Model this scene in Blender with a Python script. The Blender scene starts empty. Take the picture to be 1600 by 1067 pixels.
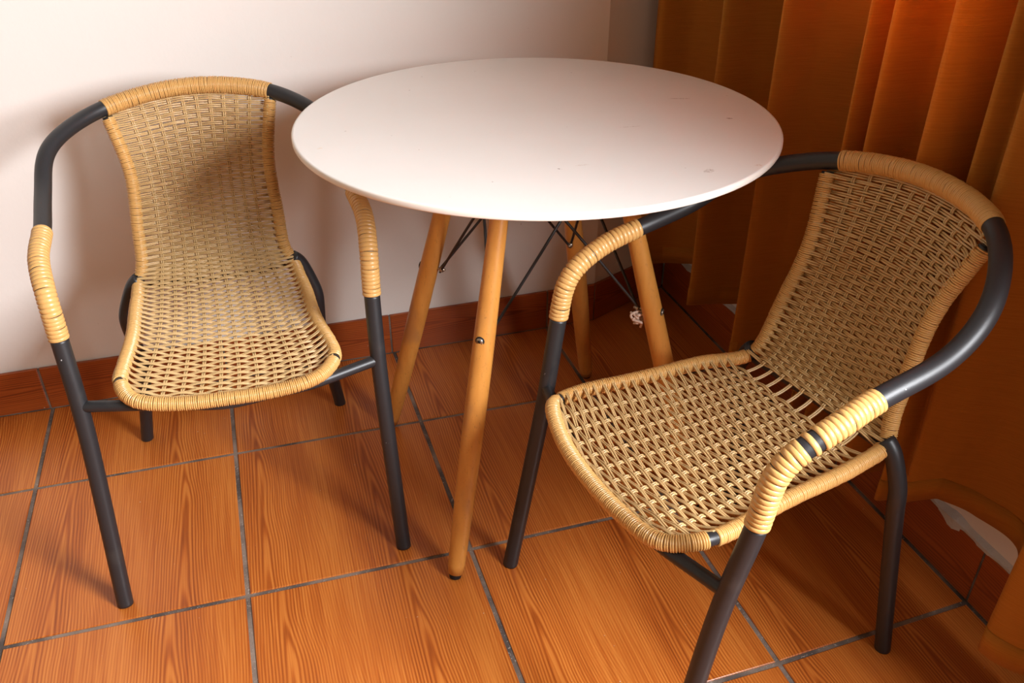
import bpy, math, random
import numpy as np
from mathutils import Vector, Matrix

random.seed(7)
rng = np.random.default_rng(7)
scene = bpy.context.scene
COL = scene.collection

# ------------------------------------------------------------------ camera
CAM = (0.5252, -1.9852, 1.1981)
PITCH, YAW = math.radians(31.835), math.radians(17.43)
fw = Vector((math.sin(YAW) * math.cos(PITCH), math.cos(YAW) * math.cos(PITCH), -math.sin(PITCH)))
rt = Vector((math.cos(YAW), -math.sin(YAW), 0))
up = rt.cross(fw)
cam = bpy.data.cameras.new('camera')
cam.sensor_width = 36
cam.lens = 1368.36 / 1600 * 36
cam.clip_start = 0.01
camo = bpy.data.objects.new('camera', cam)
COL.objects.link(camo)
camo.matrix_world = Matrix(((rt.x, up.x, -fw.x, CAM[0]), (rt.y, up.y, -fw.y, CAM[1]), (rt.z, up.z, -fw.z, CAM[2]), (0, 0, 0, 1)))
scene.camera = camo

# ------------------------------------------------------------------ light and exposure
scene.view_settings.view_transform = 'Standard'
scene.view_settings.look = 'None'
scene.view_settings.gamma = 1
scene.view_settings.use_curve_mapping = False
scene.view_settings.exposure = 0.0
world = bpy.data.worlds.new('daylight')
scene.world = world
world.use_nodes = True
world.node_tree.nodes['Background'].inputs[0].default_value = (0.75, 0.85, 1.0, 1)
world.node_tree.nodes['Background'].inputs[1].default_value = 0.6


def area(name, loc, direction, sx, sy, power, color):
    l = bpy.data.lights.new(name, 'AREA')
    l.shape = 'RECTANGLE'
    l.size, l.size_y = sx, sy
    l.energy = power
    l.color = color
    o = bpy.data.objects.new(name, l)
    COL.objects.link(o)
    o.location = loc
    o.rotation_euler = Vector(direction).to_track_quat('-Z', 'Z').to_euler()
    return o


# daylight entering the window in the right-hand wall, beyond and behind the curtain
WINDOWS = [(-3.00, -1.86, 0.95, 2.25), (-1.03, -0.56, 0.88, 2.25)]     # y0, y1, z0, z1 of the openings
area('window_daylight', (1.80, -2.42, 1.47), (-1, 0.45, -0.25), 0.75, 0.85, 165, (0.955, 0.968, 1.0))
bk = area('window_daylight_behind_curtain', (1.80, -0.84, 1.45), (-1, -0.05, -0.45), 0.45, 0.8, 50, (1.0, 0.97, 0.92))
bk.data.spread = math.radians(75)

# ------------------------------------------------------------------ materials
def mat(name, color, rough=0.5, spec=0.5, metallic=0.0):
    m = bpy.data.materials.new(name)
    m.use_nodes = True
    b = m.node_tree.nodes['Principled BSDF']
    b.inputs['Base Color'].default_value = (*color, 1)
    b.inputs['Roughness'].default_value = rough
    b.inputs['Specular IOR Level'].default_value = spec
    b.inputs['Metallic'].default_value = metallic
    return m, m.node_tree, b


class NT:
    """small helper for building node graphs"""
    def __init__(s, nt):
        s.nt = nt

    def n(s, t, **kw):
        x = s.nt.nodes.new(t)
        for k, v in kw.items():
            setattr(x, k, v)
        return x

    def put(s, sock, v):
        if hasattr(v, 'links') or isinstance(v, bpy.types.NodeSocket):
            s.nt.links.new(v, sock)
        else:
            sock.default_value = v

    def m(s, op, a, b=0.0, c=None, clamp=False):
        x = s.n('ShaderNodeMath', operation=op)
        x.use_clamp = clamp
        s.put(x.inputs[0], a)
        s.put(x.inputs[1], b)
        if c is not None:
            s.put(x.inputs[2], c)
        return x.outputs[0]

    def mix(s, f, a, b, mode='MIX'):
        x = s.n('ShaderNodeMix', data_type='RGBA', blend_type=mode)
        s.put(x.inputs[0], f)
        s.put(x.inputs[6], a if not isinstance(a, tuple) else (*a, 1))
        s.put(x.inputs[7], b if not isinstance(b, tuple) else (*b, 1))
        return x.outputs[2]

    def noise(s, vec, scale, detail=3, rough=0.55, dist=0.0):
        x = s.n('ShaderNodeTexNoise')
        s.put(x.inputs['Vector'], vec)
        x.inputs['Scale'].default_value = scale
        x.inputs['Detail'].default_value = detail
        x.inputs['Roughness'].default_value = rough
        x.inputs['Distortion'].default_value = dist
        return x.outputs['Fac']

    def mapping(s, vec, scale=(1, 1, 1), loc=(0, 0, 0)):
        x = s.n('ShaderNodeMapping')
        s.put(x.inputs['Vector'], vec)
        x.inputs['Scale'].default_value = scale
        x.inputs['Location'].default_value = loc
        return x.outputs[0]

    def step(s, v, lo, hi):
        x = s.n('ShaderNodeMapRange', interpolation_type='SMOOTHSTEP')
        s.put(x.inputs[0], v)
        x.inputs[1].default_value = lo
        x.inputs[2].default_value = hi
        return x.outputs[0]

    def bump(s, b, height, strength, dist):
        x = s.n('ShaderNodeBump')
        x.inputs['Strength'].default_value = strength
        x.inputs['Distance'].default_value = dist
        s.put(x.inputs['Height'], height)
        s.nt.links.new(x.outputs[0], b.inputs['Normal'])


def objcoord(g):
    return g.n('ShaderNodeTexCoord').outputs['Object']


def wood_tile(name, dark, mid, light, rough):
    """glazed ceramic tile printed with wood grain; needs uv 'tile' and face attribute 'rnd'"""
    m, nt, b = mat(name, mid, rough, 0.5)
    g = NT(nt)
    uv = g.n('ShaderNodeUVMap', uv_map='tile').outputs[0]
    at = g.n('ShaderNodeAttribute', attribute_name='rnd').outputs['Fac']
    sp = g.n('ShaderNodeSeparateXYZ')
    nt.links.new(uv, sp.inputs[0])
    X, Y = sp.outputs[0], sp.outputs[1]
    off = g.n('ShaderNodeCombineXYZ')
    g.put(off.inputs[0], g.m('MULTIPLY', at, 37.0))
    g.put(off.inputs[1], g.m('MULTIPLY', at, 91.0))
    va = g.n('ShaderNodeVectorMath', operation='ADD')
    nt.links.new(uv, va.inputs[0])
    nt.links.new(off.outputs[0], va.inputs[1])
    v = va.outputs[0]
    wob = g.noise(g.mapping(v, (2.2, 1.1, 1)), 1.0, 2)
    wob2 = g.noise(g.mapping(v, (12, 2.0, 1)), 1.0, 2)
    xs = g.m('ADD', g.m('ADD', X, g.m('MULTIPLY', at, 0.10)), g.m('MULTIPLY', wob, 0.07))
    dx = g.m('SUBTRACT', g.m('PINGPONG', xs, 0.5), 0.22)
    rr = g.m('SQRT', g.m('ADD', g.m('MULTIPLY', dx, dx), 0.0009))
    f = g.m('ADD', g.m('MULTIPLY', rr, 84.0), g.m('MULTIPLY', Y, 2.6))
    f = g.m('ADD', f, g.m('ADD', g.m('MULTIPLY', wob, 2.6), g.m('MULTIPLY', wob2, 0.35)))
    s = g.m('ADD', g.m('MULTIPLY', g.m('SINE', g.m('MULTIPLY', f, 6.2832)), 0.5), 0.5)
    s = g.m('POWER', s, 1.4)
    fine = g.noise(g.mapping(v, (110, 1.6, 1)), 1.0, 4, 0.65)
    band = g.noise(g.mapping(v, (5.0, 0.5, 1)), 1.0, 2)
    near = g.m('SUBTRACT', 1.0, g.step(g.m('ABSOLUTE', dx), 0.02, 0.22))
    amp = g.m('ADD', g.m('MULTIPLY', near, 0.30), 0.22)
    t = g.m('MULTIPLY', s, amp)
    t = g.m('ADD', t, g.m('MULTIPLY', g.m('SUBTRACT', fine, 0.5), 1.1))
    t = g.m('ADD', t, g.m('MULTIPLY', g.m('SUBTRACT', band, 0.5), 0.75))
    t = g.m('ADD', t, 0.12, clamp=True)
    r = g.n('ShaderNodeValToRGB')
    nt.links.new(t, r.inputs[0])
    e = r.color_ramp.elements
    e[0].position, e[0].color = 0.0, (*light, 1)
    e[1].position, e[1].color = 0.85, (*dark, 1)
    k = e.new(0.35)
    k.color = (*mid, 1)
    spk = g.noise(g.mapping(v, (60, 60, 1)), 1.0, 1)
    c = g.mix(g.step(spk, 0.79, 0.82), r.outputs[0], (0.55, 0.40, 0.30))
    nt.links.new(c, b.inputs['Base Color'])
    g.put(b.inputs['Roughness'], g.m('ADD', g.m('MULTIPLY', band, 0.16), rough - 0.08))
    g.bump(b, t, 0.12, 0.0004)
    return m


def m_grout():
    m, nt, b = mat('grout', (0.16, 0.12, 0.10), 0.9, 0.2)
    g = NT(nt)
    o = objcoord(g)
    a = g.noise(o, 9, 3)
    f = g.noise(o, 260, 3)
    c = g.mix(g.step(a, 0.35, 0.65), (0.085, 0.068, 0.060), (0.25, 0.19, 0.15))
    c = g.mix(g.step(f, 0.60, 0.75), c, (0.40, 0.35, 0.31))
    nt.links.new(c, b.inputs['Base Color'])
    g.bump(b, f, 0.6, 0.002)
    return m


def m_plaster():
    m, nt, b = mat('white_plaster', (0.80, 0.745, 0.70), 0.75, 0.25)
    g = NT(nt)
    o = objcoord(g)
    a = g.noise(o, 3, 3)
    c = g.mix(a, (0.755, 0.715, 0.67), (0.815, 0.78, 0.735))
    spot = g.noise(o, 34, 2)
    c = g.mix(g.step(spot, 0.76, 0.80), c, (0.62, 0.54, 0.48))
    nt.links.new(c, b.inputs['Base Color'])
    g.bump(b, g.noise(o, 60, 4), 0.12, 0.003)
    return m


def m_chalk():
    m, nt, b = mat('broken_plaster', (0.55, 0.52, 0.48), 0.95, 0.1)
    g = NT(nt)
    g.bump(b, g.noise(objcoord(g), 180, 4), 0.9, 0.003)
    return m


def m_tabletop(cx, cy):
    m, nt, b = mat('white_lacquer', (0.84, 0.80, 0.765), 0.33, 0.45)
    g = NT(nt)
    o = objcoord(g)
    c = (0.84, 0.80, 0.765)
    a = g.noise(o, 7, 3)
    c = g.mix(a, (0.80, 0.775, 0.735), (0.85, 0.83, 0.80))
    sp = g.n('ShaderNodeSeparateXYZ')
    nt.links.new(o, sp.inputs[0])
    wob = g.m('MULTIPLY', g.m('SUBTRACT', g.noise(o, 160, 3), 0.5), 0.012)
    # worn spots: (x, y, half width, half height, angle, darkness)
    for (x, y, w, h, an, dk, colr) in MARKS:
        dx = g.m('SUBTRACT', sp.outputs[0], x)
        dy = g.m('SUBTRACT', sp.outputs[1], y)
        ca, sa = math.cos(an), math.sin(an)
        ex = g.m('DIVIDE', g.m('ADD', g.m('MULTIPLY', dx, ca), g.m('MULTIPLY', dy, sa)), w)
        ey = g.m('DIVIDE', g.m('ADD', g.m('SUBTRACT', g.m('MULTIPLY', dy, ca), g.m('MULTIPLY', dx, sa)), g.m('MULTIPLY', wob, min(1.0, h / 0.006))), h)
        d = g.m('ADD', g.m('MULTIPLY', ex, ex), g.m('MULTIPLY', ey, ey))
        k = g.m('SUBTRACT', 1.0, g.step(d, 0.5, 1.3))
        brk = g.step(g.noise(o, 420, 2), 0.38, 0.56)
        k = g.m('MULTIPLY', g.m('MULTIPLY', k, dk), brk)
        c = g.mix(k, c, colr)
    tiny = g.noise(o, 75, 1)
    c = g.mix(g.m('MULTIPLY', g.step(tiny, 0.80, 0.83), 0.7), c, (0.30, 0.22, 0.17))
    nt.links.new(c, b.inputs['Base Color'])
    g.bump(b, g.noise(o, 12, 2), 0.03, 0.002)
    return m


def m_table_edge():
    m, nt, b = mat('lacquered_edge', (0.80, 0.74, 0.66), 0.4, 0.4)
    g = NT(nt)
    o = objcoord(g)
    k = g.step(g.noise(o, 90, 3), 0.71, 0.74)
    c = g.mix(k, (0.80, 0.73, 0.65), (0.36, 0.22, 0.15))
    nt.links.new(c, b.inputs['Base Color'])
    return m


def m_beech():
    m, nt, b = mat('varnished_beech', (0.60, 0.27, 0.07), 0.36, 0.45)
    g = NT(nt)
    o = objcoord(g)
    a = g.noise(g.mapping(o, (70, 70, 3.5)), 1.0, 3)
    p = g.noise(g.mapping(o, (420, 420, 60)), 1.0, 2)
    w = g.noise(g.mapping(o, (14, 14, 5), (3, 1, 0)), 1.0, 3)
    c = g.mix(a, (0.50, 0.195, 0.034), (0.68, 0.315, 0.068))
    c = g.mix(g.m('MULTIPLY', g.step(p, 0.60, 0.74), 0.45), c, (0.26, 0.10, 0.03))
    c = g.mix(g.m('MULTIPLY', g.step(w, 0.52, 0.72), 0.6), c, (0.33, 0.15, 0.06))
    s = g.noise(g.mapping(o, (95, 95, 22), (0, 5, 2)), 1.0, 2)
    c = g.mix(g.step(s, 0.765, 0.80), c, (0.03, 0.02, 0.015))
    nt.links.new(c, b.inputs['Base Color'])
    g.bump(b, a, 0.05, 0.001)
    return m


def m_weave(name, c0, c1):
    m, nt, b = mat(name, c0, 0.34, 0.55)
    g = NT(nt)
    o = objcoord(g)
    c = g.mix(g.noise(o, 26, 3), c0, c1)
    st = g.noise(o, 240, 2)
    c = g.mix(g.m('MULTIPLY', g.step(st, 0.62, 0.72), 0.35), c, tuple(x * 0.55 for x in c0))
    nt.links.new(c, b.inputs['Base Color'])
    return m


def m_steel():
    m, nt, b = mat('charcoal_powder_coated_steel', (0.019, 0.019, 0.021), 0.42, 0.5)
    g = NT(nt)
    o = objcoord(g)
    k = g.step(g.noise(o, 95, 2), 0.765, 0.79)
    c = g.mix(k, (0.019, 0.019, 0.021), (0.42, 0.42, 0.43))
    d = g.noise(o, 14, 3)
    c2 = g.mix(g.m('MULTIPLY', g.step(d, 0.6, 0.75), 0.3), c, (0.05, 0.047, 0.043))
    nt.links.new(c2, b.inputs['Base Color'])
    g.bump(b, g.noise(o, 500, 2), 0.12, 0.0006)
    return m


def m_curtain():
    m = bpy.data.materials.new('rust_orange_curtain_cloth')
    m.use_nodes = True
    nt = m.node_tree
    b = nt.nodes['Principled BSDF']
    out = nt.nodes['Material Output']
    g = NT(nt)
    o = objcoord(g)
    rib = g.noise(g.mapping(o, (16, 16, 640)), 1.0, 2, 0.6)
    fine = g.noise(g.mapping(o, (500, 500, 900)), 1.0, 1)
    big = g.noise(o, 5, 2)
    c = g.mix(rib, CURT[0], CURT[1])
    c = g.mix(g.m('MULTIPLY', big, 0.3), c, CURT[2])
    nt.links.new(c, b.inputs['Base Color'])
    b.inputs['Roughness'].default_value = 0.8
    b.inputs['Specular IOR Level'].default_value = 0.2
    b.inputs['Sheen Weight'].default_value = 0.15
    b.inputs['Sheen Tint'].default_value = (1.0, 0.6, 0.3, 1)
    g.bump(b, g.m('ADD', rib, g.m('MULTIPLY', fine, 0.5)), 0.5, 0.0012)
    tr = g.n('ShaderNodeBsdfTranslucent')
    nt.links.new(g.mix(g.step(rib, 0.3, 0.7), CURT[3], CURT[4]), tr.inputs[0])
    mx = g.n('ShaderNodeMixShader')
    mx.inputs[0].default_value = CURT[5]
    nt.links.new(b.outputs[0], mx.inputs[1])
    nt.links.new(tr.outputs[0], mx.inputs[2])
    nt.links.new(mx.outputs[0], out.inputs[0])
    return m


# ------------------------------------------------------------------ mesh helpers
class MB:
    def __init__(s):
        s.v, s.f, s.n = [], [], 0

    def add(s, V, F):
        V = np.asarray(V, float)
        s.v.append(V)
        s.f += [tuple(int(i) + s.n for i in q) for q in F]
        s.n += len(V)

    def grid(s, G, closed=True, caps=(False, False)):
        """G: (n, m, 3) rings"""
        n, m = G.shape[:2]
        base = s.n
        s.v.append(G.reshape(-1, 3))
        s.n += n * m
        i = np.arange(n - 1)[:, None] * m + base
        mm = m if closed else m - 1
        j = np.arange(mm)[None]
        j2 = (j + 1) % m
        Q = np.stack([i + j, i + j2, i + m + j2, i + m + j], -1).reshape(-1, 4)
        s.f += [tuple(q) for q in Q.tolist()]
        if caps[0]:
            s.f.append(tuple(range(base + m - 1, base - 1, -1)))
        if caps[1]:
            s.f.append(tuple(range(base + (n - 1) * m, base + n * m)))

    def box(s, x0, x1, y0, y1, z0, z1):
        V = [(x, y, z) for z in (z0, z1) for y in (y0, y1) for x in (x0, x1)]
        s.add(V, [(0, 2, 3, 1), (4, 5, 7, 6), (0, 1, 5, 4), (2, 6, 7, 3), (0, 4, 6, 2), (1, 3, 7, 5)])

    def build(s, name, material, parent=None, smooth=True, bevel=0, loc=None):
        me = bpy.data.meshes.new(name)
        V = np.concatenate(s.v) if s.v else np.zeros((0, 3))
        if loc is not None:
            V = V - np.array(loc)
        me.from_pydata(V.tolist(), [], s.f)
        me.update()
        if smooth:
            me.polygons.foreach_set('use_smooth', [True] * len(me.polygons))
        for mm in (material if isinstance(material, (list, tuple)) else [material]):
            me.materials.append(mm)
        o = bpy.data.objects.new(name, me)
        COL.objects.link(o)
        if loc is not None:
            o.location = loc
        if parent is not None:
            o.parent = parent
        if bevel:
            md = o.modifiers.new('bevel', 'BEVEL')
            md.width = bevel
            md.segments = 2
            md.limit_method = 'ANGLE'
        return o


def spline(P, step):
    """Catmull-Rom (centripetal-like tangents), resampled at roughly even steps"""
    P = np.asarray(P, float)
    Q = np.vstack([2 * P[0] - P[1], P, 2 * P[-1] - P[-2]])
    out = []
    for i in range(1, len(Q) - 2):
        a, b, c, d = Q[i - 1], Q[i], Q[i + 1], Q[i + 2]
        t = np.linspace(0, 1, 24, endpoint=False)[:, None]
        out.append(.5 * ((2 * b) + (-a + c) * t + (2 * a - 5 * b + 4 * c - d) * t * t + (-a + 3 * b - 3 * c + d) * t ** 3))
    C = np.vstack(out + [P[-1:]])
    return resample(C, step)


def arclen(C):
    return np.concatenate([[0], np.cumsum(np.linalg.norm(np.diff(C, axis=0), axis=1))])


def at_s(C, S, s):
    return np.stack([np.interp(s, S, C[:, k]) for k in range(3)], -1)


def resample(C, step):
    S = arclen(C)
    n = max(3, int(round(S[-1] / step)) + 1)
    return at_s(C, S, np.linspace(0, S[-1], n))


def smooth_curve(C, it):
    C = C.copy()
    for _ in range(it):
        C[1:-1] = .25 * C[:-2] + .5 * C[1:-1] + .25 * C[2:]
    return C


def frames(C):
    T = np.gradient(C, axis=0)
    T /= np.linalg.norm(T, axis=1)[:, None]
    N = np.zeros_like(T)
    ref = np.array([0, 0, 1.0]) if abs(T[0][2]) < .9 else np.array([1.0, 0, 0])
    n = ref - T[0] * (ref @ T[0])
    N[0] = n / np.linalg.norm(n)
    for i in range(1, len(T)):
        n = N[i - 1] - T[i] * (N[i - 1] @ T[i])
        N[i] = n / np.linalg.norm(n)
    return T, N, np.cross(T, N)


def tube(mb, C, r, m=16, caps=(True, True)):
    C = np.asarray(C, float)
    T, N, B = frames(C)
    r = np.broadcast_to(r, (len(C),))
    a = np.linspace(0, 2 * np.pi, m, endpoint=False)
    G = C[:, None] + r[:, None, None] * (np.cos(a)[None, :, None] * N[:, None] + np.sin(a)[None, :, None] * B[:, None])
    mb.grid(G, True, caps)


def strand(mb, C, Nn, r, m=6):
    """thin tube whose frame follows given normals"""
    keep = np.concatenate([[True], np.linalg.norm(np.diff(C, axis=0), axis=1) > 1e-5])
    C, Nn = C[keep], Nn[keep]
    T = np.gradient(C, axis=0)
    T /= np.linalg.norm(T, axis=1)[:, None]
    B = np.cross(T, Nn)
    B /= np.linalg.norm(B, axis=1)[:, None]
    N2 = np.cross(B, T)
    a = np.linspace(0, 2 * np.pi, m, endpoint=False)
    G = C[:, None] + r * (np.cos(a)[None, :, None] * N2[:, None] + np.sin(a)[None, :, None] * B[:, None])
    mb.grid(G, True, (True, True))


def wrap(mb, C, r0, pitch, thick, skip=(), m=18, prof=5, jit=0.12, tilt=0.0):
    """rings of a strand wound round a tube along curve C"""
    S = arclen(C)
    T, N, B = frames(C)
    n = max(2, int(S[-1] / pitch))
    p = S[-1] / n
    a = np.linspace(0, 2 * np.pi, m, endpoint=False)
    for i in range(n):
        if any(lo <= (i + .5) / n <= hi for lo, hi in skip):
            continue
        rj = 1 + jit * (random.random() - .5)
        ph = random.random() * 6.28
        tl = tilt * (0.6 + 0.8 * random.random()) * p
        fr = np.linspace(0.0, 1.0, prof)
        ov = .02 * p
        G = []
        for q in fr:
            s0 = (i + q) * p + (2 * q - 1) * ov
            rad = r0 + thick * rj * math.sqrt(max(0.0, 1 - (2 * q - 1) ** 2)) - (0.0002 if q in (0.0, 1.0) else 0)
            ss = np.clip(s0 + tl * np.sin(a + ph), 0, S[-1])
            c = at_s(C, S, ss)
            nn = at_s(N, S, ss)
            bb = at_s(B, S, ss)
            G.append(c + rad * (np.cos(a)[:, None] * nn + np.sin(a)[:, None] * bb))
        mb.grid(np.array(G), True)


def revolve(mb, prof, m=48, cx=0, cy=0, caps=(True, True)):
    a = np.linspace(0, 2 * np.pi, m, endpoint=False)
    G = np.array([[(cx + r * math.cos(t), cy + r * math.sin(t), z) for t in a] for r, z in prof])
    mb.grid(G, True, caps)


def empty(name, loc, label, cat, group=None, rz=0):
    o = bpy.data.objects.new(name, None)
    COL.objects.link(o)
    o.location = loc
    o.rotation_euler = (0, 0, rz)
    o.empty_display_size = 0.1
    tag(o, label, cat, group)
    return o


def tag(o, label, cat, group=None):
    o['label'] = label
    o['category'] = cat
    if group:
        o['group'] = group
    return o


def struct(o, label, cat):
    o['kind'] = 'structure'
    return tag(o, label, cat)


# ------------------------------------------------------------------ shared colours
MARKS = [  # x, y on the table top, half sizes, angle, strength, colour
    (0.157, -0.307, .0095, .0060, 0.2, .75, (0.50, 0.43, 0.38)),
    (0.2367, -0.3078, .0060, .0040, 0, .5, (0.60, 0.42, 0.30)),
    (0.2777, 0.0267, .0200, .0012, -0.30, .9, (0.25, 0.17, 0.14)),
    (0.3061, -0.1008, .0055, .0018, -0.5, .95, (0.16, 0.08, 0.05)),
    (0.1307, -0.0913, .0190, .0011, -0.1, .7, (0.50, 0.40, 0.34)),
    (-0.0437, -0.2361, .0040, .0014, -0.6, .9, (0.22, 0.15, 0.12)),
    (-0.0073, -0.2312, .0110, .0022, -0.1, .35, (0.55, 0.42, 0.34)),
    (-0.3625, -0.0453, .0050, .0030, 0.2, .45, (0.70, 0.50, 0.28)),
    (-0.3135, 0.0245, .0018, .0012, 0.2, .9, (0.25, 0.18, 0.14)),
    (-0.2472, -0.0192, .0014, .0012, 0.2, .9, (0.25, 0.18, 0.14)),
    (-0.1684, 0.2212, .0016, .0016, 0.2, .9, (0.25, 0.18, 0.14)),
    (-0.1499, -0.2545, .0016, .0013, 0.2, .9, (0.25, 0.18, 0.14)),
    (0.1868, -0.3627, .0050, .0030, 0.5, .8, (0.40, 0.33, 0.28)),
]
CURT = [(0.44, 0.170, 0.018), (0.50, 0.200, 0.024), (0.40, 0.16, 0.02), (0.80, 0.27, 0.03), (0.95, 0.37, 0.06), 0.25]
FLOOR_TILE = wood_tile('wood_print_floor_tile', (0.23, 0.045, 0.006), (0.43, 0.108, 0.015), (0.585, 0.195, 0.035), 0.32)
BASE_TILE = wood_tile('wood_print_skirting_tile', (0.15, 0.024, 0.005), (0.30, 0.060, 0.010), (0.38, 0.085, 0.015), 0.34)
GROUT = m_grout()
PLASTER = m_plaster()
CHALK = m_chalk()
BEIGE = mat('beige_wall_paint', (0.30, 0.25, 0.18), 0.8, 0.2)[0]
STEEL = m_steel()
WEAVE = m_weave('tan_plastic_rattan', (0.52, 0.340, 0.145), (0.60, 0.405, 0.185))
WRAP = m_weave('honey_plastic_rattan', (0.60, 0.335, 0.105), (0.67, 0.40, 0.14))
BEECH = m_beech()
EDGE = m_table_edge()
CLOTH = m_curtain()
BLACKROD = mat('black_steel_rod', (0.015, 0.014, 0.014), 0.4, 0.5)[0]
RUBBER_AND_RECESS = mat('black_rubber_and_recess', (0.012, 0.011, 0.011), 0.7, 0.3)[0]
ZINC = mat('zinc_plated_bolt', (0.42, 0.36, 0.28), 0.35, 0.5, 0.9)[0]
STRING = mat('pale_string', (0.60, 0.45, 0.36), 0.9, 0.1)[0]
WINFRAME = mat('window_frame_paint', (0.7, 0.68, 0.65), 0.4, 0.5)[0]

# ------------------------------------------------------------------ setting: floor of tiles
WALL_Y, WALL_X = -0.1057, 1.605
XL, YF, ZC = -1.7, -4.3, 2.6
GAP = 0.0088
col_x = lambda i, y: {0: 0.0040 - 0.0012 * y, 1: 0.3960 - 0.0085 * y, 2: 0.8010 - 0.0085 * y, 3: 1.2110 - 0.0080 * y}.get(i, i * 0.4057 - 0.004 * y if i < 4 else 0)
row_y = lambda j, x: {1: -0.3946 - 0.016 * min(max(x, 0), 1.2) , 2: -0.8088 - 0.020 * min(max(x, 0), 0.9), 3: -1.2248 + 0.035 * max(0, x - 1.15)}.get(j, -j * 0.4057 - 0.006)


def tile_mesh(name, tiles, material, thick, chamfer=0.0012, extra=None):
    """tiles: list of (corner array 4x3, outward normal, uv size, rnd)"""
    V, F, UV, RN = [], [], [], []
    for c, nrm, (uw, vh), rnd in tiles:
        c = np.array(c, float)
        n = np.array(nrm, float)
        ctr = c.mean(0)
        inner = c + (ctr - c) / np.linalg.norm(ctr - c, axis=1)[:, None] * chamfer * 1.4
        b = len(V)
        V += list(c - n * thick) + list(c - n * chamfer * .6) + list(inner)
        uvc = [(0, 0), (uw, 0), (uw, vh), (0, vh)]
        F.append((b + 8, b + 9, b + 10, b + 11))
        UV.append(uvc)
        RN.append(rnd)
        for k in range(4):
            l = (k + 1) % 4
            F.append((b + 4 + k, b + 4 + l, b + 8 + l, b + 8 + k))
            UV.append([uvc[k], uvc[l], uvc[l], uvc[k]])
            F.append((b + k, b + l, b + 4 + l, b + 4 + k))
            UV.append([uvc[k], uvc[l], uvc[l], uvc[k]])
            RN += [rnd, rnd]
    nt = len(F)
    mats = [material]
    if extra:
        b = len(V)
        V += list(extra[0])
        for q in extra[1]:
            F.append(tuple(b + i for i in q))
            UV.append([(0, 0)] * len(q))
            RN.append(0)
        mats.append(GROUT)
    me = bpy.data.meshes.new(name)
    me.from_pydata([tuple(v) for v in V], [], F)
    me.update()
    for mm in mats:
        me.materials.append(mm)
    uvl = me.uv_layers.new(name='tile')
    k = 0
    for q in UV:
        for t in q:
            uvl.data[k].uv = t
            k += 1
    at = me.attributes.new('rnd', 'FLOAT', 'FACE')
    at.data.foreach_set('value', RN)
    me.polygons.foreach_set('material_index', [0] * nt + [1] * (len(F) - nt))
    o = bpy.data.objects.new(name, me)
    COL.objects.link(o)
    return o


def inter(i, j):
    x, y = i * .4057, -j * .4057
    for _ in range(6):
        x = col_x(i, y)
        y = row_y(j, x)
    return np.array([x, y])


tl = []
h = GAP / 2
for i in range(-5, 4):
    for j in range(0, 11):
        P = [[inter(i, j + 1), inter(i + 1, j + 1)], [inter(i, j), inter(i + 1, j)]]
        a, b_, d, c_ = P[0][0].copy(), P[0][1].copy(), P[1][0].copy(), P[1][1].copy()
        if j == 0:
            d[1] = c_[1] = WALL_Y + 0.0036
            d[0], c_[0] = col_x(i, WALL_Y), col_x(i + 1, WALL_Y)
        if i == 3:
            b_ = np.array([WALL_X - 0.001, row_y(j + 1, WALL_X)])
            c_ = np.array([WALL_X - 0.001, row_y(j, WALL_X) if j else 0.012])
            if j == 0:
                # the tile by the angled wall follows the wall
                a += (h, h); b_ += (-h, h)
                q = [np.array([col_x(3, WALL_Y) + h, WALL_Y - h]), np.array([1.352, WALL_Y - h]), np.array([WALL_X - h, 0.008])]
                rnd = random.random()
                tl.append(([(*a, 0), (*b_, 0), (*q[2], 0), (*q[0], 0)], (0, 0, 1), (1, 0.8), rnd))
                continue
        elif i + 1 == 4:
            pass
        a += (h, h); b_ += (-h, h); c_ += (-h, -h); d += (h, -h)
        frac = 1.0 if j else 0.72
        tl.append(([(*a, 0), (*b_, 0), (*c_, 0), (*d, 0)], (0, 0, 1), (1.0, frac), random.random()))
gv = [(XL - .1, YF - .1, -.0022), (WALL_X + .05, YF - .1, -.0022), (WALL_X + .05, .1, -.0022), (XL - .1, .1, -.0022),
      (XL - .1, YF - .1, -.06), (WALL_X + .05, YF - .1, -.06), (WALL_X + .05, .1, -.06), (XL - .1, .1, -.06)]
gf = [(0, 1, 2, 3), (7, 6, 5, 4), (0, 4, 5, 1), (1, 5, 6, 2), (2, 6, 7, 3), (3, 7, 4, 0)]
fl = tile_mesh('floor', tl, FLOOR_TILE, 0.004, extra=(gv, gf))
struct(fl, 'orange wood-print ceramic tile floor with dark grout lines', 'floor')

# ------------------------------------------------------------------ walls
CX, CY = 1.346, WALL_Y            # outer corner where the angled wall starts
EX, EY = 1.612, 0.0175            # where it meets the window wall
A = 0.15


def prism(mb, poly, z0, z1):
    n = len(poly)
    V = [(x, y, z0) for x, y in poly] + [(x, y, z1) for x, y in poly]
    mb.add(V, [tuple(range(n - 1, -1, -1)), tuple(range(n, 2 * n))] + [(k, (k + 1) % n, n + (k + 1) % n, n + k) for k in range(n)])


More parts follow.
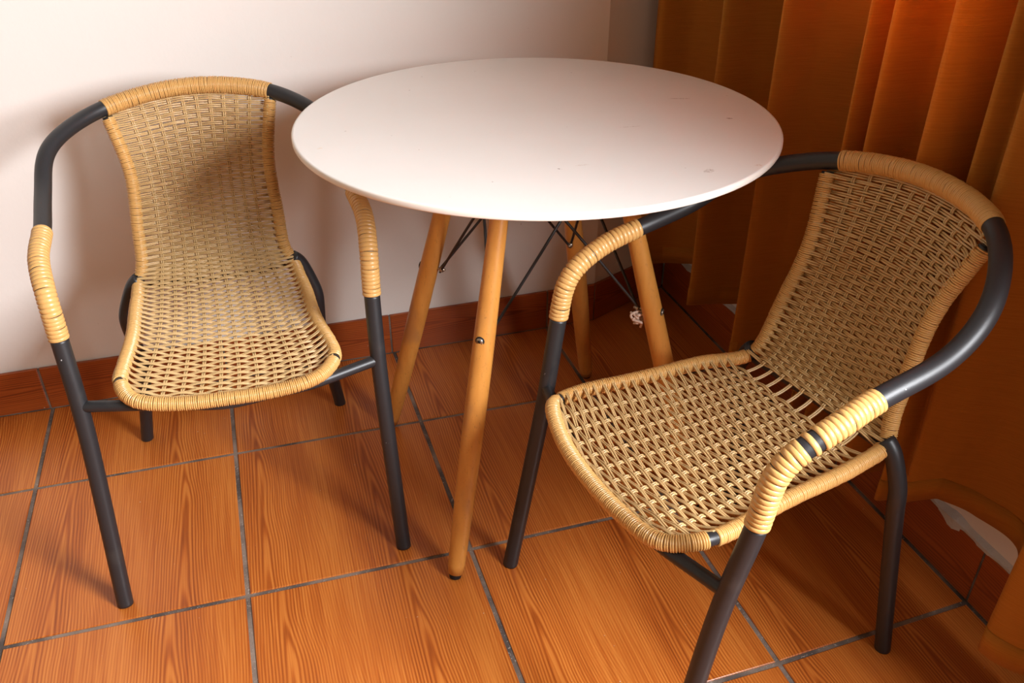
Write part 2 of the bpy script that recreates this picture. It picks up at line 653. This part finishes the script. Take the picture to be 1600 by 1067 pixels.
T0 = 0.010                        # skirting stands this far in front of the plaster
w = MB(); prism(w, [(XL, WALL_Y + T0), (CX + .002, CY + T0), (CX + .002, CY + A), (XL, CY + A)], -.05, ZC)
struct(w.build('wall_back', PLASTER, smooth=False), 'white plaster wall behind the left chair and the table', 'wall')
dv = np.array([EX - CX, EY - CY]); dv /= np.linalg.norm(dv); nv = np.array([-dv[1], dv[0]])
p0 = np.array([CX, CY]) + nv * T0; p1 = np.array([EX + .02, EY + .009]) + nv * T0
w = MB(); prism(w, [tuple(np.array([CX + .0022, CY + T0 + .001])), tuple(p1), tuple(p1 + nv * .12), tuple(np.array([CX + .0022, CY + T0 + .13]))], -.05, ZC)
struct(w.build('wall_angled', PLASTER, smooth=False), 'narrow angled strip of white wall left of the curtain', 'wall')
w = MB()
(b0, b1, bz0, bz1), (a0, a1, az0, az1) = WINDOWS
X0, X1 = 1.614, 1.76
for q in ((YF, b0, -.05, ZC), (b1, a0, -.05, ZC), (a1, .16, -.05, ZC), (b0, b1, -.05, bz0), (b0, b1, bz1, ZC), (a0, a1, -.05, az0), (a0, a1, az1, ZC)):
    w.box(X0, X1, *q)
struct(w.build('wall_right', PLASTER, smooth=False), 'white plaster window wall behind the curtains', 'wall')
w = MB(); w.box(XL - .1, XL, YF, .05, -.05, ZC)
struct(w.build('wall_left', BEIGE, smooth=False), 'beige side wall', 'wall')
w = MB(); w.box(XL - .1, X1, YF - .1, YF, -.05, ZC)
struct(w.build('wall_front', BEIGE, smooth=False), 'beige wall behind the viewer', 'wall')
w = MB(); w.box(XL - .1, X1, YF - .1, .25, ZC, ZC + .1)
struct(w.build('ceiling', BEIGE, smooth=False), 'beige ceiling', 'ceiling')
for nwin, (y0, y1, z0, z1) in enumerate(WINDOWS):
    w = MB()
    for q in ((y0, y0 + .04, z0, z1), (y1 - .04, y1, z0, z1), (y0 + .04, y1 - .04, z0, z0 + .04), (y0 + .04, y1 - .04, z1 - .04, z1)):
        w.box(1.66, 1.70, *q)
    struct(w.build('window_%d' % (nwin + 1), WINFRAME, smooth=False), ('painted frame of the uncovered window', 'painted window frame behind the orange curtain')[nwin], 'window')

# ------------------------------------------------------------------ skirting tiles
def skirting(name, segs, nrm, hgt, label, mat_=BASE_TILE, thick=0.009):
    """segs: list of (p0, p1) floor points of each tile, left to right as seen from the room"""
    tls = []
    n = np.array([*nrm, 0.0])
    V, F = [], []
    for (a, b) in segs:
        a, b = np.array([*a, 0.0]), np.array([*b, 0.0])
        t = (b - a) / np.linalg.norm(b - a)
        L = np.linalg.norm(b - a) / .4057
        a2, b2 = a + t * .0022, b - t * .0022
        z0, z1 = 0.002, hgt
        # uv turned so that the grain runs along the tile
        c = [a2 + (0, 0, z0), b2 + (0, 0, z0), b2 + (0, 0, z1), a2 + (0, 0, z1)]
        tls.append((c, n, L, random.random()))
        k = len(V)
        g0 = -n * thick * .2
        e = [a + g0, b + g0, b - n * thick, a - n * thick]
        V += [p + (0, 0, -.001) for p in e] + [p + (0, 0, hgt - .002) for p in e]
        F += [(k, k + 1, k + 5, k + 4), (k + 1, k + 2, k + 6, k + 5), (k + 2, k + 3, k + 7, k + 6), (k + 3, k, k + 4, k + 7), (k + 4, k + 5, k + 6, k + 7)]
    o = tile_mesh(name, [(c, n, (1, 1), r) for c, n, L, r in tls], mat_, thick * .9, 0.0014, extra=(V, F))
    # rotate the print
    uvl = o.data.uv_layers['tile']
    for pi, p in enumerate(o.data.polygons):
        if p.material_index == 1:
            continue
        ti = pi // 9
        L = tls[ti][2]
        for li in p.loop_indices:
            u, v_ = uvl.data[li].uv
            uvl.data[li].uv = (v_ * .27, u * L)
    struct(o, label, 'skirting')
    return o


xs = [-1.62, -1.217, -.811, -.405, 0.0, 0.3975, 0.797, 1.2125, CX]
skirting('baseboard_back', [((xs[k], WALL_Y), (xs[k + 1], WALL_Y)) for k in range(len(xs) - 1)], (0, -1), .108,
         'dark orange wood-print skirting tiles along the wall behind the left chair')
d2 = np.array([CX, CY]) + dv * .286
skirting('baseboard_angled', [((CX, CY), tuple(d2))], tuple(-nv), .108,
         'single dark wood-print skirting tile under the angled strip of wall')
ys = [0.012, -.43, -.822, -1.2065, -1.612, -2.02, -2.42, -2.83, -3.23, -3.64, -4.05, -4.28]
skirting('baseboard_right', [((WALL_X, ys[k]), (WALL_X, ys[k + 1])) for k in range(len(ys) - 1)], (-1, 0), .118,
         'dark orange wood-print skirting tiles under the curtains')
# broken plaster ledge over the skirting of the window wall
w = MB()
G = []
for k in range(140):
    y = .01 - k * .011
    e = .0075 + .0015 * math.sin(k * .7) + .001 * random.random()
    chip = math.exp(-((y + 1.130) / .020) ** 2)
    lo = .1165 - .010 * chip
    e += chip * .005
    G.append([(1.6142, y, lo), (1.6142 - e, y, lo), (1.6142 - e, y, .1225 + .002 * random.random() + .003 * chip), (1.6142, y, .1165 + .014 + .006 * chip)])
w.grid(np.array(G), True, (True, True))
struct(w.build('trim_1', CHALK, smooth=False), 'rough grey plaster ledge on top of the skirting tiles under the curtain', 'trim')

# ------------------------------------------------------------------ curtains
def curtain(name, pts, hem, label, ztop=2.4, n_y=260):
    """pts: (y, x) of the pleats from far to near; hem: (y, z)"""
    pts = np.array(pts, float)
    k = np.clip((1.56 - pts[:, 1]) / .06, 0, 1.2)
    pts[:, 1] -= .032 * k
    pts[:, 0] -= .032 * k * np.interp(pts[:, 0], [-1.1, -.3], [1.0, 1.7])
    pts[:, 1] = np.where(k <= 0, np.minimum(pts[:, 1] + .016, 1.602), pts[:, 1])
    hem = [(y - .02, z + .012) for y, z in hem]
    S = spline(np.column_stack([pts[:, 1], pts[:, 0], np.zeros(len(pts))]), .0035)
    hem = np.array(hem, float)[::-1]
    zs = np.concatenate([np.linspace(0, .14, 8), np.linspace(.17, 1, 34)])
    G = []
    for k, p in enumerate(S):
        zh = np.interp(p[1], hem[:, 0], hem[:, 1]) + .004 * math.sin(k * .11) 
        col = []
        for t in zs:
            z = zh + (ztop - zh) * t
            low = math.exp(-((z - .1) / .25) ** 2)
            x = p[0] + low * .004 * math.sin(p[1] * 37)
            y = p[1] + .005 * math.sin(z * 5 + p[1] * 9) * low
            col.append((x, y, z))
        G.append(col)
    mb = MB()
    mb.grid(np.array(G), False)
    loc = (float(S[:, 0].mean()), float(S[:, 1].mean()), float(hem[:, 1].min()))
    o = mb.build(name, CLOTH, loc=loc)
    md = o.modifiers.new('thickness', 'SOLIDIFY')
    md.thickness = .0015
    md.offset = 0
    tag(o, label, 'curtain', None)
    # stitched hem band: a fold of the same cloth along the bottom
    G2 = np.array(G)[:, :2].copy()
    hb = MB()
    G2[:, :, 0] -= .0016
    hb.grid(G2, False)
    ho = hb.build('hem', CLOTH, loc=None)
    ho.data.transform(Matrix.Translation(-Vector(loc)))
    ho.parent = o
    m2 = ho.modifiers.new('thickness', 'SOLIDIFY')
    m2.thickness = .001
    m2.offset = 0
    return o


curtain('curtain', [(-.052, 1.493), (-.075, 1.497), (-.13, 1.545), (-.22, 1.582), (-.30, 1.56), (-.333, 1.500), (-.352, 1.495), (-.40, 1.545), (-.45, 1.582), (-.51, 1.56),
                    (-.545, 1.497), (-.562, 1.492), (-.61, 1.54), (-.68, 1.582), (-.745, 1.55), (-.770, 1.500), (-.782, 1.500), (-.803, 1.535), (-.815, 1.525),
                    (-.826, 1.497), (-.842, 1.500), (-.88, 1.55), (-.93, 1.560), (-.952, 1.500), (-.962, 1.486), (-.985, 1.505), (-1.012, 1.550), (-1.020, 1.590)],
        [(-.05, .13), (-.10, .14), (-.16, .165), (-.22, .175), (-.30, .175), (-.34, .172), (-.45, .180), (-.52, .165), (-.56, .148), (-.68, .15), (-.77, .16), (-.9, .165), (-1.02, .16)],
        'rust orange curtain panel hanging nearest the room corner, behind the table')
curtain('curtain', [(-1.030, 1.592), (-1.038, 1.545), (-1.045, 1.505), (-1.055, 1.500), (-1.078, 1.520), (-1.092, 1.508), (-1.105, 1.496), (-1.14, 1.515), (-1.20, 1.555), (-1.27, 1.565), (-1.312, 1.535),
                    (-1.330, 1.490), (-1.350, 1.474), (-1.40, 1.50), (-1.47, 1.55), (-1.54, 1.50), (-1.60, 1.54), (-1.66, 1.50)],
        [(-1.03, .16), (-1.085, .165), (-1.115, .19), (-1.15, .222), (-1.19, .205), (-1.25, .185), (-1.305, .180), (-1.325, .16), (-1.35, .128), (-1.40, .12), (-1.66, .12)],
        'brown orange curtain panel behind the right chair, nearest the picture edge')

# ------------------------------------------------------------------ table
TX, TY, TZ = 0.9945, -0.624, 0.7445
THK = 0.0105
table = empty('round_table', (TX, TY, 0), 'round white table on four splayed wooden legs with black wire bracing', 'table')
for q in ():
    pass
mb = MB()
R_ = .400
revolve(mb, [(R_ - .004, TZ), (R_ - .0012, TZ - .0006), (R_, TZ - .0025), (R_, TZ - THK + .0022), (R_ - .0008, TZ - THK + .0006), (R_ - .003, TZ - THK)], 160)
top = mb.build('tabletop', [m_tabletop(TX, TY), EDGE], table, smooth=True, loc=None)
top.data.transform(Matrix.Translation((-TX, -TY, 0)) @ Matrix.Translation((TX, TY, 0)))
for p in top.data.polygons:
    if abs(p.normal.z) < .7:
        p.material_index = 1
    if len(p.vertices) > 10:
        p.use_smooth = False
ft = {'F': (-.232, -.261), 'L': (-.258, .221), 'B': (.233, .272), 'R': (.268, -.222)}
ZL = TZ - THK
bolts, tops = {}, {}


def local_tube(pts, r, m=12):
    mb = MB()
    tube(mb, np.array(pts, float), r, m)
    return mb


for k, (fx, fy) in ft.items():
    d = math.hypot(fx, fy)
    rtp = {'F': .113, 'L': .13, 'B': .13, 'R': .137}[k]
    tpx, tpy = fx / d * rtp, fy / d * rtp
    a, b = np.array([fx, fy, 0.0]), np.array([tpx, tpy, ZL - .002])
    L = np.linalg.norm(b - a)
    prof = [(0.012, .0118), (0.0135, .0145), (.03, .0155), (.12, .0170), (.35, .0192), (.55, .0188), (.75, .0165), (.93, .0143), (1.0, .0140)]
    C = np.array([a + (b - a) * t for t in np.linspace(.0135, 1, 40)])
    rr = np.interp(np.linspace(.0135, 1, 40), [q[0] for q in prof], [q[1] for q in prof])
    rr[0] *= .93
    mb = MB(); tube(mb, C, rr, 24)
    leg = mb.build('leg', BEECH, table)
    mb = MB(); tube(mb, np.array([a + (b - a) * t for t in (.0005, .002, .012, .018)]), np.array([.0095, .0105, .0118, .0118]), 20)
    # the rubber pad ends flat on the floor
    for V in mb.v:
        V[:, 2] = np.maximum(V[:, 2], .0003)
    mb.build('rubber_foot', RUBBER_AND_RECESS, leg)
    t = {'F': .592}.get(k, .577)
    c = a + (b - a) * t
    rad = np.array([fx / d, fy / d, 0])
    bolts[k] = c - rad * .023 + np.array([0, 0, -.004])
    tops[k] = (np.array([tpx, tpy, ZL - .03]) - rad * .019)
    # bolt through the leg
    out_ = c + rad * .0190
    mb = MB(); tube(mb, np.array([c - rad * .034, c - rad * .020, c + rad * .0]), .0027, 10)
    tube(mb, np.array([c - rad * .030, c - rad * .0245]), .0062, 6)
    tube(mb, np.array([out_ - rad * .004, out_ + rad * .0012]), .0062, 20)
    bo = mb.build('bolt', ZINC, leg)
    mb = MB(); tube(mb, np.array([out_ - rad * .006, out_ - rad * .0002]), .0082, 20)
    mb.build('bolt_recess_shade', RUBBER_AND_RECESS, bo)  # black disc stands in for the shade in the recess round the bolt
    mb = MB(); tube(mb, np.array([out_ + rad * .0006, out_ + rad * .0016]), .0030, 6)
    mb.build('hex_socket', RUBBER_AND_RECESS, bo)
    # mounting plate under the top
    mb = MB()
    p = np.array([tpx, tpy, 0])
    ex = rad * .03; ey = np.array([-rad[1], rad[0], 0]) * .022
    V = []
    for z in (ZL - .0025, ZL):
        V += [p - ex - ey + (0, 0, z), p + ex * .6 - ey + (0, 0, z), p + ex * .6 + ey + (0, 0, z), p - ex + ey + (0, 0, z)]
    mb.add(V, [(3, 2, 1, 0), (4, 5, 6, 7), (0, 1, 5, 4), (1, 2, 6, 5), (2, 3, 7, 6), (3, 0, 4, 7)])
    mb.build('mounting_plate', BLACKROD, leg, smooth=False)
order = ['F', 'L', 'B', 'R']
for i, k in enumerate(order):
    for s in (1, -1):
        q = order[(i + s) % 4]
        A0, B0 = bolts[k].copy(), tops[q].copy()
        A0 += (0, 0, .003 * s)
        dirn = (B0 - A0) / np.linalg.norm(B0 - A0)
        sh = np.cross(dirn, (0, 0, 1.0)); sh /= np.linalg.norm(sh)
        # each rod of a crossing pair passes in front of or behind the other
        pts = [A0, A0 + dirn * .012, A0 + (B0 - A0) * .5 + sh * .003, B0 - dirn * .01, B0 + (0, 0, .028)]
        mb = MB(); tube(mb, spline(pts, .012), .0026, 10)
        mb.build('brace_rod', BLACKROD, table)
# scrap of pale string knotted round the bolt of the right-hand leg
mb = MB()
c = bolts['R'] + np.array([TX, TY, 0])
rs = np.random.default_rng(3)
for q in range(5):
    pts = [c + rs.normal(0, .005, 3)]
    for _ in range(5):
        pts.append(c + np.array([-.004, -.004, -.008]) + rs.normal(0, .0048, 3) + np.array([0, 0, -.003 * _]))
    tube(mb, spline(pts, .002), .0024, 7)
tube(mb, spline([c, c + (0.0, -.004, -.015), c + (.004, -.006, -.024), c + (.003, -.004, -.034)], .002), .0022, 7)
tag(mb.build('string', STRING, loc=tuple(c)), 'scrap of pale string knotted round the bolt of the right rear table leg', 'string')

# ------------------------------------------------------------------ chairs
CH = {"A": {"arch": [[-0.2433, 0.2421, 0.0], [-0.2318, 0.1867, 0.3267], [-0.2352, 0.1571, 0.4913], [-0.2373, 0.1427, 0.5643], [-0.2468, 0.0791, 0.599], [-0.2426, 0.0233, 0.6133], [-0.2465, -0.0827, 0.642], [-0.2317, -0.161, 0.6931], [-0.1427, -0.2565, 0.7235], [0.0001, -0.2886, 0.7417], [0.1427, -0.2586, 0.7297], [0.2341, -0.1618, 0.6953], [0.2527, -0.0841, 0.6469], [0.2507, 0.0214, 0.6205], [0.2575, 0.0786, 0.6048], [0.251, 0.1446, 0.5679], [0.2469, 0.1617, 0.4926], [0.2441, 0.1955, 0.3257], [0.2489, 0.255, 0.0]], 
"loop": [[-0.1422, -0.2501, 0.7078], [-0.1232, -0.2188, 0.6081], [-0.1302, -0.1901, 0.511], [-0.1355, -0.1753, 0.4456], [-0.1475, -0.1622, 0.4152], [-0.1496, -0.1161, 0.408], [-0.1516, -0.0699, 0.4067], [-0.1535, 0.0296, 0.4054], [-0.1642, 0.1191, 0.4026], [-0.1658, 0.1735, 0.4059], [-0.1441, 0.2192, 0.3984], [-0.0799, 0.2314, 0.3874], [-0.0091, 0.2363, 0.3849], [0.0632, 0.2346, 0.3822], [0.134, 0.2263, 0.3878], [0.1702, 0.1847, 0.3914], [0.1727, 0.1297, 0.3888], [0.158, 0.0377, 0.3942], [0.1535, -0.065, 0.3999], [0.1479, -0.114, 0.4051], [0.1424, -0.1631, 0.4162], [0.1282, -0.1764, 0.4464], [0.1271, -0.1912, 0.5127], [0.1259, -0.2201, 0.6122], [0.1463, -0.2523, 0.7165]], 
"ra": [[-0.1459, -0.1601, 0.4202], [-0.1878, -0.1681, 0.3374], [-0.1838, -0.1972, 0.2125], [-0.2201, -0.2397, 0.0]], "rb": [[0.141, -0.1612, 0.4226], [0.1797, -0.1671, 0.3344], [0.178, -0.1959, 0.2088], [0.2034, -0.2426, 0.0]], "pose": [0.4387, -0.5274, 0.0084]}, 
"B": {"arch": [[-0.244, 0.241, 0.0], [-0.2377, 0.1852, 0.3302], [-0.2453, 0.1557, 0.499], [-0.2458, 0.1385, 0.5732], [-0.2527, 0.071, 0.6101], [-0.248, 0.0143, 0.6273], [-0.2497, -0.0886, 0.6498], [-0.2305, -0.1636, 0.6941], [-0.1408, -0.259, 0.7289], [-0.0026, -0.2898, 0.7462], [0.1363, -0.2603, 0.7364], [0.2311, -0.1636, 0.6991], [0.2525, -0.0855, 0.649], [0.2515, 0.021, 0.6209], [0.2562, 0.0784, 0.6054], [0.2484, 0.1448, 0.5654], [0.2481, 0.1619, 0.4855], [0.2407, 0.1937, 0.318], [0.2488, 0.2484, 0.0]], 
"loop": [[-0.1427, -0.2517, 0.7113], [-0.1201, -0.2189, 0.6055], [-0.1251, -0.1881, 0.5044], [-0.1306, -0.1707, 0.4366], [-0.1416, -0.1584, 0.405], [-0.1488, -0.1123, 0.4029], [-0.156, -0.0662, 0.4067], [-0.1638, 0.0417, 0.4043], [-0.1797, 0.1386, 0.3993], [-0.1761, 0.1912, 0.3967], [-0.1483, 0.2152, 0.4058], [-0.0807, 0.2318, 0.3954], [-0.0047, 0.2367, 0.3908], [0.0726, 0.2313, 0.3875], [0.1448, 0.22, 0.394], [0.1746, 0.1789, 0.4015], [0.1733, 0.1247, 0.3971], [0.161, 0.034, 0.3992], [0.1562, -0.0675, 0.4031], [0.1512, -0.1155, 0.4054], [0.1462, -0.1636, 0.4137], [0.1339, -0.1775, 0.4448], [0.1284, -0.1913, 0.5105], [0.123, -0.2191, 0.608], [0.1445, -0.2504, 0.709]], 
"ra": [[-0.1426, -0.1592, 0.4136], [-0.1828, -0.1672, 0.3344], [-0.1802, -0.1953, 0.2138], [-0.2033, -0.2326, 0.0]], "rb": [[0.1435, -0.1631, 0.4219], [0.1834, -0.1709, 0.3407], [0.1805, -0.1991, 0.2181], [0.1947, -0.2324, 0.0]], "pose": [1.142, -1.0893, -1.4236]}}
RT, RL = .0135, .0092      # tube radii: legs and arms, seat and back frame
RS = .00158                # strand radius


def sub(C, a, b):
    """part of polyline C between fractions of arc length"""
    S = arclen(C)
    n = max(4, int((b - a) * S[-1] / .004))
    return at_s(C, S, np.linspace(a * S[-1], b * S[-1], n))


def frac_at(C, P):
    S = arclen(C)
    k = np.argmin(np.linalg.norm(C - np.array(P), axis=1))
    return S[k] / S[-1]


def make_chair(key, label):
    D = CH[key]
    x, y, th = D['pose']
    root = empty('rattan_armchair', (x, y, 0), label, 'chair', None, th)
    flip = lambda P: np.array(P, float) * (1, -1, 1)   # forward is -y in the chair's own frame
    AR, LO = flip(D['arch']), flip(D['loop'])
    AR = AR.copy()
    AR[0, 2] = AR[-1, 2] = 0.0
    arch = smooth_curve(spline(AR, .004), 45)
    # --- arch: front legs, arms and back rail are one bent tube, split where the binding starts
    fa = [frac_at(arch, AR[k]) for k in range(len(AR))]
    fL0, fL1 = fa[2], fa[5]
    fR1, fR0 = fa[-6], fa[-3]
    for lo, hi in ((0, fL0), (fR0, 1)):
        mb = MB(); tube(mb, sub(arch, lo, hi), RT, 20)
        mb.build('leg', STEEL, root)
    mb = MB(); tube(mb, sub(arch, fL0, fR0), RT, 20, (False, False))
    mb.build('arm_rail', STEEL, root)
    skips = {'A': ((), ()), 'B': ((), ((.385, .41), (.455, .49)))}[key]
    for (lo, hi), sk in zip(((fL0, fL1), (fR1, fR0)), skips):
        mb = MB(); wrap(mb, sub(arch, lo, hi), RT + .0006, .0066, .0015, skip=sk, m=24, prof=7, jit=.2, tilt=.10)
        mb.build('armrest_binding', WRAP, root)
    mb = MB(); wrap(mb, sub(arch, fa[8] + (.0045 if key == 'B' else -.002), fa[-9] + .003), RT + .0006, .0031, .0016, m=22, prof=5, jit=.5, tilt=.15)
    mb.build('back_rail_binding', WRAP, root)
    # --- seat and back frame loop
    loop = smooth_curve(spline(LO, .004), 14)
    fl_ = [frac_at(loop, LO[k]) for k in range(len(LO))]
    mb = MB(); tube(mb, loop, RL, 14)
    mb.build('seat_frame', STEEL, root)
    j0, j1 = fl_[4], fl_[-5]
    gp = .0075
    runs = [(.002, j0 - gp * .9), (j0 + gp * .2, fl_[9] - .003), (fl_[9] + .002, fl_[-10] - .002), (fl_[-10] + .003, j1 - gp * .2), (j1 + gp * .9, .998)]
    if key == 'B':
        runs[2] = (fl_[9] + .002, fl_[-10] + .006)
        runs[3] = (fl_[-10] + .0135, j1 - gp * .2)
    mb = MB()
    for a_, b_ in runs:
        wrap(mb, sub(loop, a_, b_), RL + .0006, .0031, .0021, m=16, prof=5, jit=.35, tilt=.12)
    mb.build('edge_binding', WRAP, root)
    # --- rear legs
    for s in ('ra', 'rb'):
        P = flip(D[s])
        P[-1, 2] = 0
        sg = -1 if P[0, 0] < 0 else 1
        Q = [P[0] + (0, 0, .004), P[0] + (.014 * sg, .004, -.010), P[1] + (-.004 * sg, 0, .018), P[1] + (0, 0, -.01), P[2], P[2] + (P[3] - P[2]) * .5, P[3]]
        mb = MB(); tube(mb, smooth_curve(spline(Q, .005), 8), .0128, 18)
        mb.build('leg', STEEL, root)
    # --- curved bar under the front of the seat, from leg to leg
    nh = len(arch) // 2
    il = np.argmin(np.abs(arch[:nh, 2] - .377)); ir = nh + np.argmin(np.abs(arch[nh:, 2] - .377))
    kl, kr = arch[il], arch[ir]
    cl, cr_ = LO[10], LO[-11]
    ml = LO[12]
    dz = -.015
    Q = [kl, kl * .6 + cl * .4 + (0, .004, dz * .4), cl + (.008, .008, dz), ml * .5 + cl * .5 + (0, .009, dz), ml + (0, .008, dz), ml * .5 + cr_ * .5 + (0, .009, dz),
         cr_ + (-.008, .008, dz), kr * .6 + cr_ * .4 + (0, .004, dz * .4), kr]
    mb = MB(); tube(mb, smooth_curve(spline(Q, .006), 10), .0095, 16)
    mb.build('front_crossbar', STEEL, root)
    a_, b_ = LO[4], LO[-5]
    mb = MB(); tube(mb, spline([a_ + (0, .006, -.008), a_ * .5 + b_ * .5 + (0, .016, (-.014 if key == 'B' else -.022)), b_ + (0, .006, -.008)], .01), (.0075 if key == 'B' else .0055), 12)
    mb.build('rear_crossbar', STEEL, root)
    # --- weave
    SL = arclen(loop)[-1]
    rail_a = sub(loop, 0.004, fl_[9] + .006)
    rail_b = sub(loop, fl_[-10] - .006, .996)[::-1]
    n = 420
    ra_, rb_ = (at_s(c, arclen(c), np.linspace(0, arclen(c)[-1], n)) for c in (rail_a, rail_b))
    mid = .5 * (ra_ + rb_)
    sa, sb = smooth_curve(ra_, 900), smooth_curve(rb_, 900)
    vv = np.linspace(0, 1, n)
    Lr = arclen(mid)[-1]
    # the sheet ends on the back rail above and on the front rail below
    ue = np.linspace(-1, 1, 61)
    ka = np.argmin(np.linalg.norm(arch - ra_[0], axis=1)); kb = np.argmin(np.linalg.norm(arch - rb_[0], axis=1))
    seg = arch[ka:kb + 1]
    etop = at_s(seg, arclen(seg), (ue + 1) / 2 * arclen(seg)[-1])
    ia = np.argmin(np.linalg.norm(loop - ra_[-1], axis=1)); ib = np.argmin(np.linalg.norm(loop - rb_[-1], axis=1))
    seg = loop[ia:ib + 1]
    efr = at_s(seg, arclen(seg), (ue + 1) / 2 * arclen(seg)[-1])
    chord = lambda p, q: p + (q - p) * ((ue + 1) / 2)[:, None]
    dtop = etop - chord(ra_[0], rb_[0])
    dfr = efr - chord(ra_[-1], rb_[-1])
    dtop[:] += (-np.array([0, -.25, .9]) * .8 * (RT + .002)) * (1 - np.abs(ue) ** 4)[:, None]
    dfr[:] += (np.array([0, .97, .15]) * (RL + .0015)) * (1 - np.abs(ue) ** 6)[:, None]
    wt = np.clip(1 - vv / .30, 0, 1) ** 1.6
    wf = np.clip((vv - .60) / .40, 0, 1) ** 1.6
    jv = arclen(mid)[np.argmin(np.linalg.norm(ra_ - LO[4], axis=1))] / Lr
    seat_sag = np.clip((vv - jv) / (1 - jv), 0, 1)
    seat_sag = np.sin(np.pi * seat_sag) ** 1.0 * .014
    back_sag = np.sin(np.pi * np.clip(vv / jv, 0, 1)) * .010

    def surf(u, v):
        """u, v arrays of equal shape; position on the woven sheet"""
        f = v * (n - 1)
        g = lambda arr: np.stack([np.interp(f, np.arange(n), arr[:, k]) for k in range(3)], -1)
        t = ((u + 1) / 2)[..., None]
        raw = g(ra_) * (1 - t) + g(rb_) * t
        sm = g(sa) * (1 - t) + g(sb) * t
        wgt = (1 - np.abs(u) ** 5)[..., None]
        P = raw * (1 - wgt) + sm * wgt
        bw = np.clip(1 - u * u, 0, 1)[..., None]
        gu = lambda arr: np.stack([np.interp(u, ue, arr[:, k]) for k in range(3)], -1)
        P = P + np.interp(v, vv, wt)[..., None] * gu(dtop) + np.interp(v, vv, wf)[..., None] * gu(dfr)
        P = P + bw * (np.interp(v, vv, seat_sag)[..., None] * np.array([0, 0, -1.0]) + np.interp(v, vv, back_sag)[..., None] * np.array([0, 1.0, -.15]))
        return P

    def normal(u, v):
        e = .004
        du = surf(np.clip(u + e, -1, 1), v) - surf(np.clip(u - e, -1, 1), v)
        dv_ = surf(u, np.clip(v + e, 0, 1)) - surf(u, np.clip(v - e, 0, 1))
        nn = np.cross(dv_, du)
        return nn / np.linalg.norm(nn, axis=-1)[..., None]

    probe = normal(np.array([0.0]), np.array([.9]))[0]
    sgn = 1 if probe[2] > 0 else -1
    NW = 10
    uw = np.array([(k - (NW - 1) / 2) / ((NW - 1) / 2) * .715 for k in range(NW)])
    AMP = .0028
    # row positions
    rows = []
    s = .004
    while s < Lr - .003:
        rows.append(s / Lr)
        back = s / Lr < jv
        s += .0064 if back else .0077
        if key == 'A' and abs(s / Lr - jv - .01) < .045:
            s -= .0014
    rows = np.array(rows)
    # samples across
    us = [-1.0, -.985, -.96, -.92, -.87, -.82, -.77]
    for k in range(NW - 1):
        us += list(np.linspace(uw[k], uw[k + 1], 5)[:-1])
    us += [uw[-1], .77, .82, .87, .92, .96, .985, 1.0]
    us = np.array(us)
    kk = np.interp(us, uw, np.arange(NW))
    gap = (jv + .010, jv + .058) if key == 'B' else (9, 9)
    seat_mb, back_mb = MB(), MB()
    for r, v in enumerate(rows):
        if gap[0] < v < gap[1]:
            continue
        ph = 1 if r % 2 else -1
        off = AMP * ph * np.cos(np.pi * kk)
        # towards the rail the strand runs over or under the frame tube
        edge = np.clip((np.abs(us) - .74) / .26, 0, 1)
        side = np.where(us < 0, ph * 1.0, ph * math.cos(math.pi * (NW - 1)))
        off = off * (1 - edge) - side * edge * (RL + .0005)
        for q in (-1, 1):
            vj = v + (q * .00150) / Lr + (rng.normal(0, .00020) + .0004 * np.sin(us * 5 + rng.random() * 6.28) * .6) / Lr
            vq = np.clip(vj + 0 * us, 0, 1)
            P = surf(us, vq)
            N_ = normal(us, vq) * sgn
            pull = edge ** 1.5
            P = P + N_ * off[:, None]
            strand(back_mb if v < jv else seat_mb, P, N_, RS if v < jv else RS * .92)
    # warps: pairs of strands from the back rail to the front rail
    for k in range(NW):
        for q in (-1, 1):
            for part, (va, vb) in enumerate(((-.0, jv), (jv, 1.0))):
                m_ = int((vb - va) * Lr / .0016)
                v = np.linspace(va, vb, m_)
                rowf = np.interp(v, rows, np.arange(len(rows)))
                off = -AMP * np.cos(np.pi * k) * (-np.cos(np.pi * rowf)) * (.4 if part == 0 else .65)
                if key == 'B':
                    ing = (v > gap[0]) & (v < gap[1])
                    off = np.where(ing, 0, off)
                u = uw[k] + 0 * v
                P = surf(u, v)
                N_ = normal(u, v) * sgn
                tng = np.gradient(P, axis=0); tng /= np.linalg.norm(tng, axis=1)[:, None]
                P = P + N_ * off[:, None] + np.cross(tng, N_) * q * .0016
                if part == 0:
                    P = np.vstack([AR_at(arch, P[0], RT), P])
                    N_ = np.vstack([N_[:1], N_])
                else:
                    P = np.vstack([P, AR_at(loop, P[-1], RL * .3)])
                    N_ = np.vstack([N_, N_[-1:]])
                strand(back_mb if part == 0 else seat_mb, P, N_, RS)
    # an edging plait of a few strands along the back rail and the front rail
    for (v0, cnt, mbx) in ((.002, 3, back_mb), (.997, 2, seat_mb)):
        for q in range(cnt):
            u = np.linspace(-.97, .97, 70)
            v = np.clip(v0 + (q * .0023 * (1 if v0 < .5 else -1)) / Lr + 0 * u, 0, 1)
            P = surf(u, v)
            N_ = normal(u, v) * sgn
            strand(mbx, P + N_ * (.0012 + .0012 * np.sin(u * 18 + q * 2.1)[:, None]), N_, RS)
    back_mb.build('backrest', WEAVE, root)
    seat_mb.build('seat', WEAVE, root)
    return root


def AR_at(C, p, r):
    k = np.argmin(np.linalg.norm(C - p, axis=1))
    d = C[k] - p
    L = np.linalg.norm(d)
    return (p + d * max(0, (L - r * .5)) / max(L, 1e-6))[None]


make_chair('A', 'tan woven rattan armchair against the white wall, left of the table')
make_chair('B', 'tan woven rattan armchair in front of the curtain, right of the table')
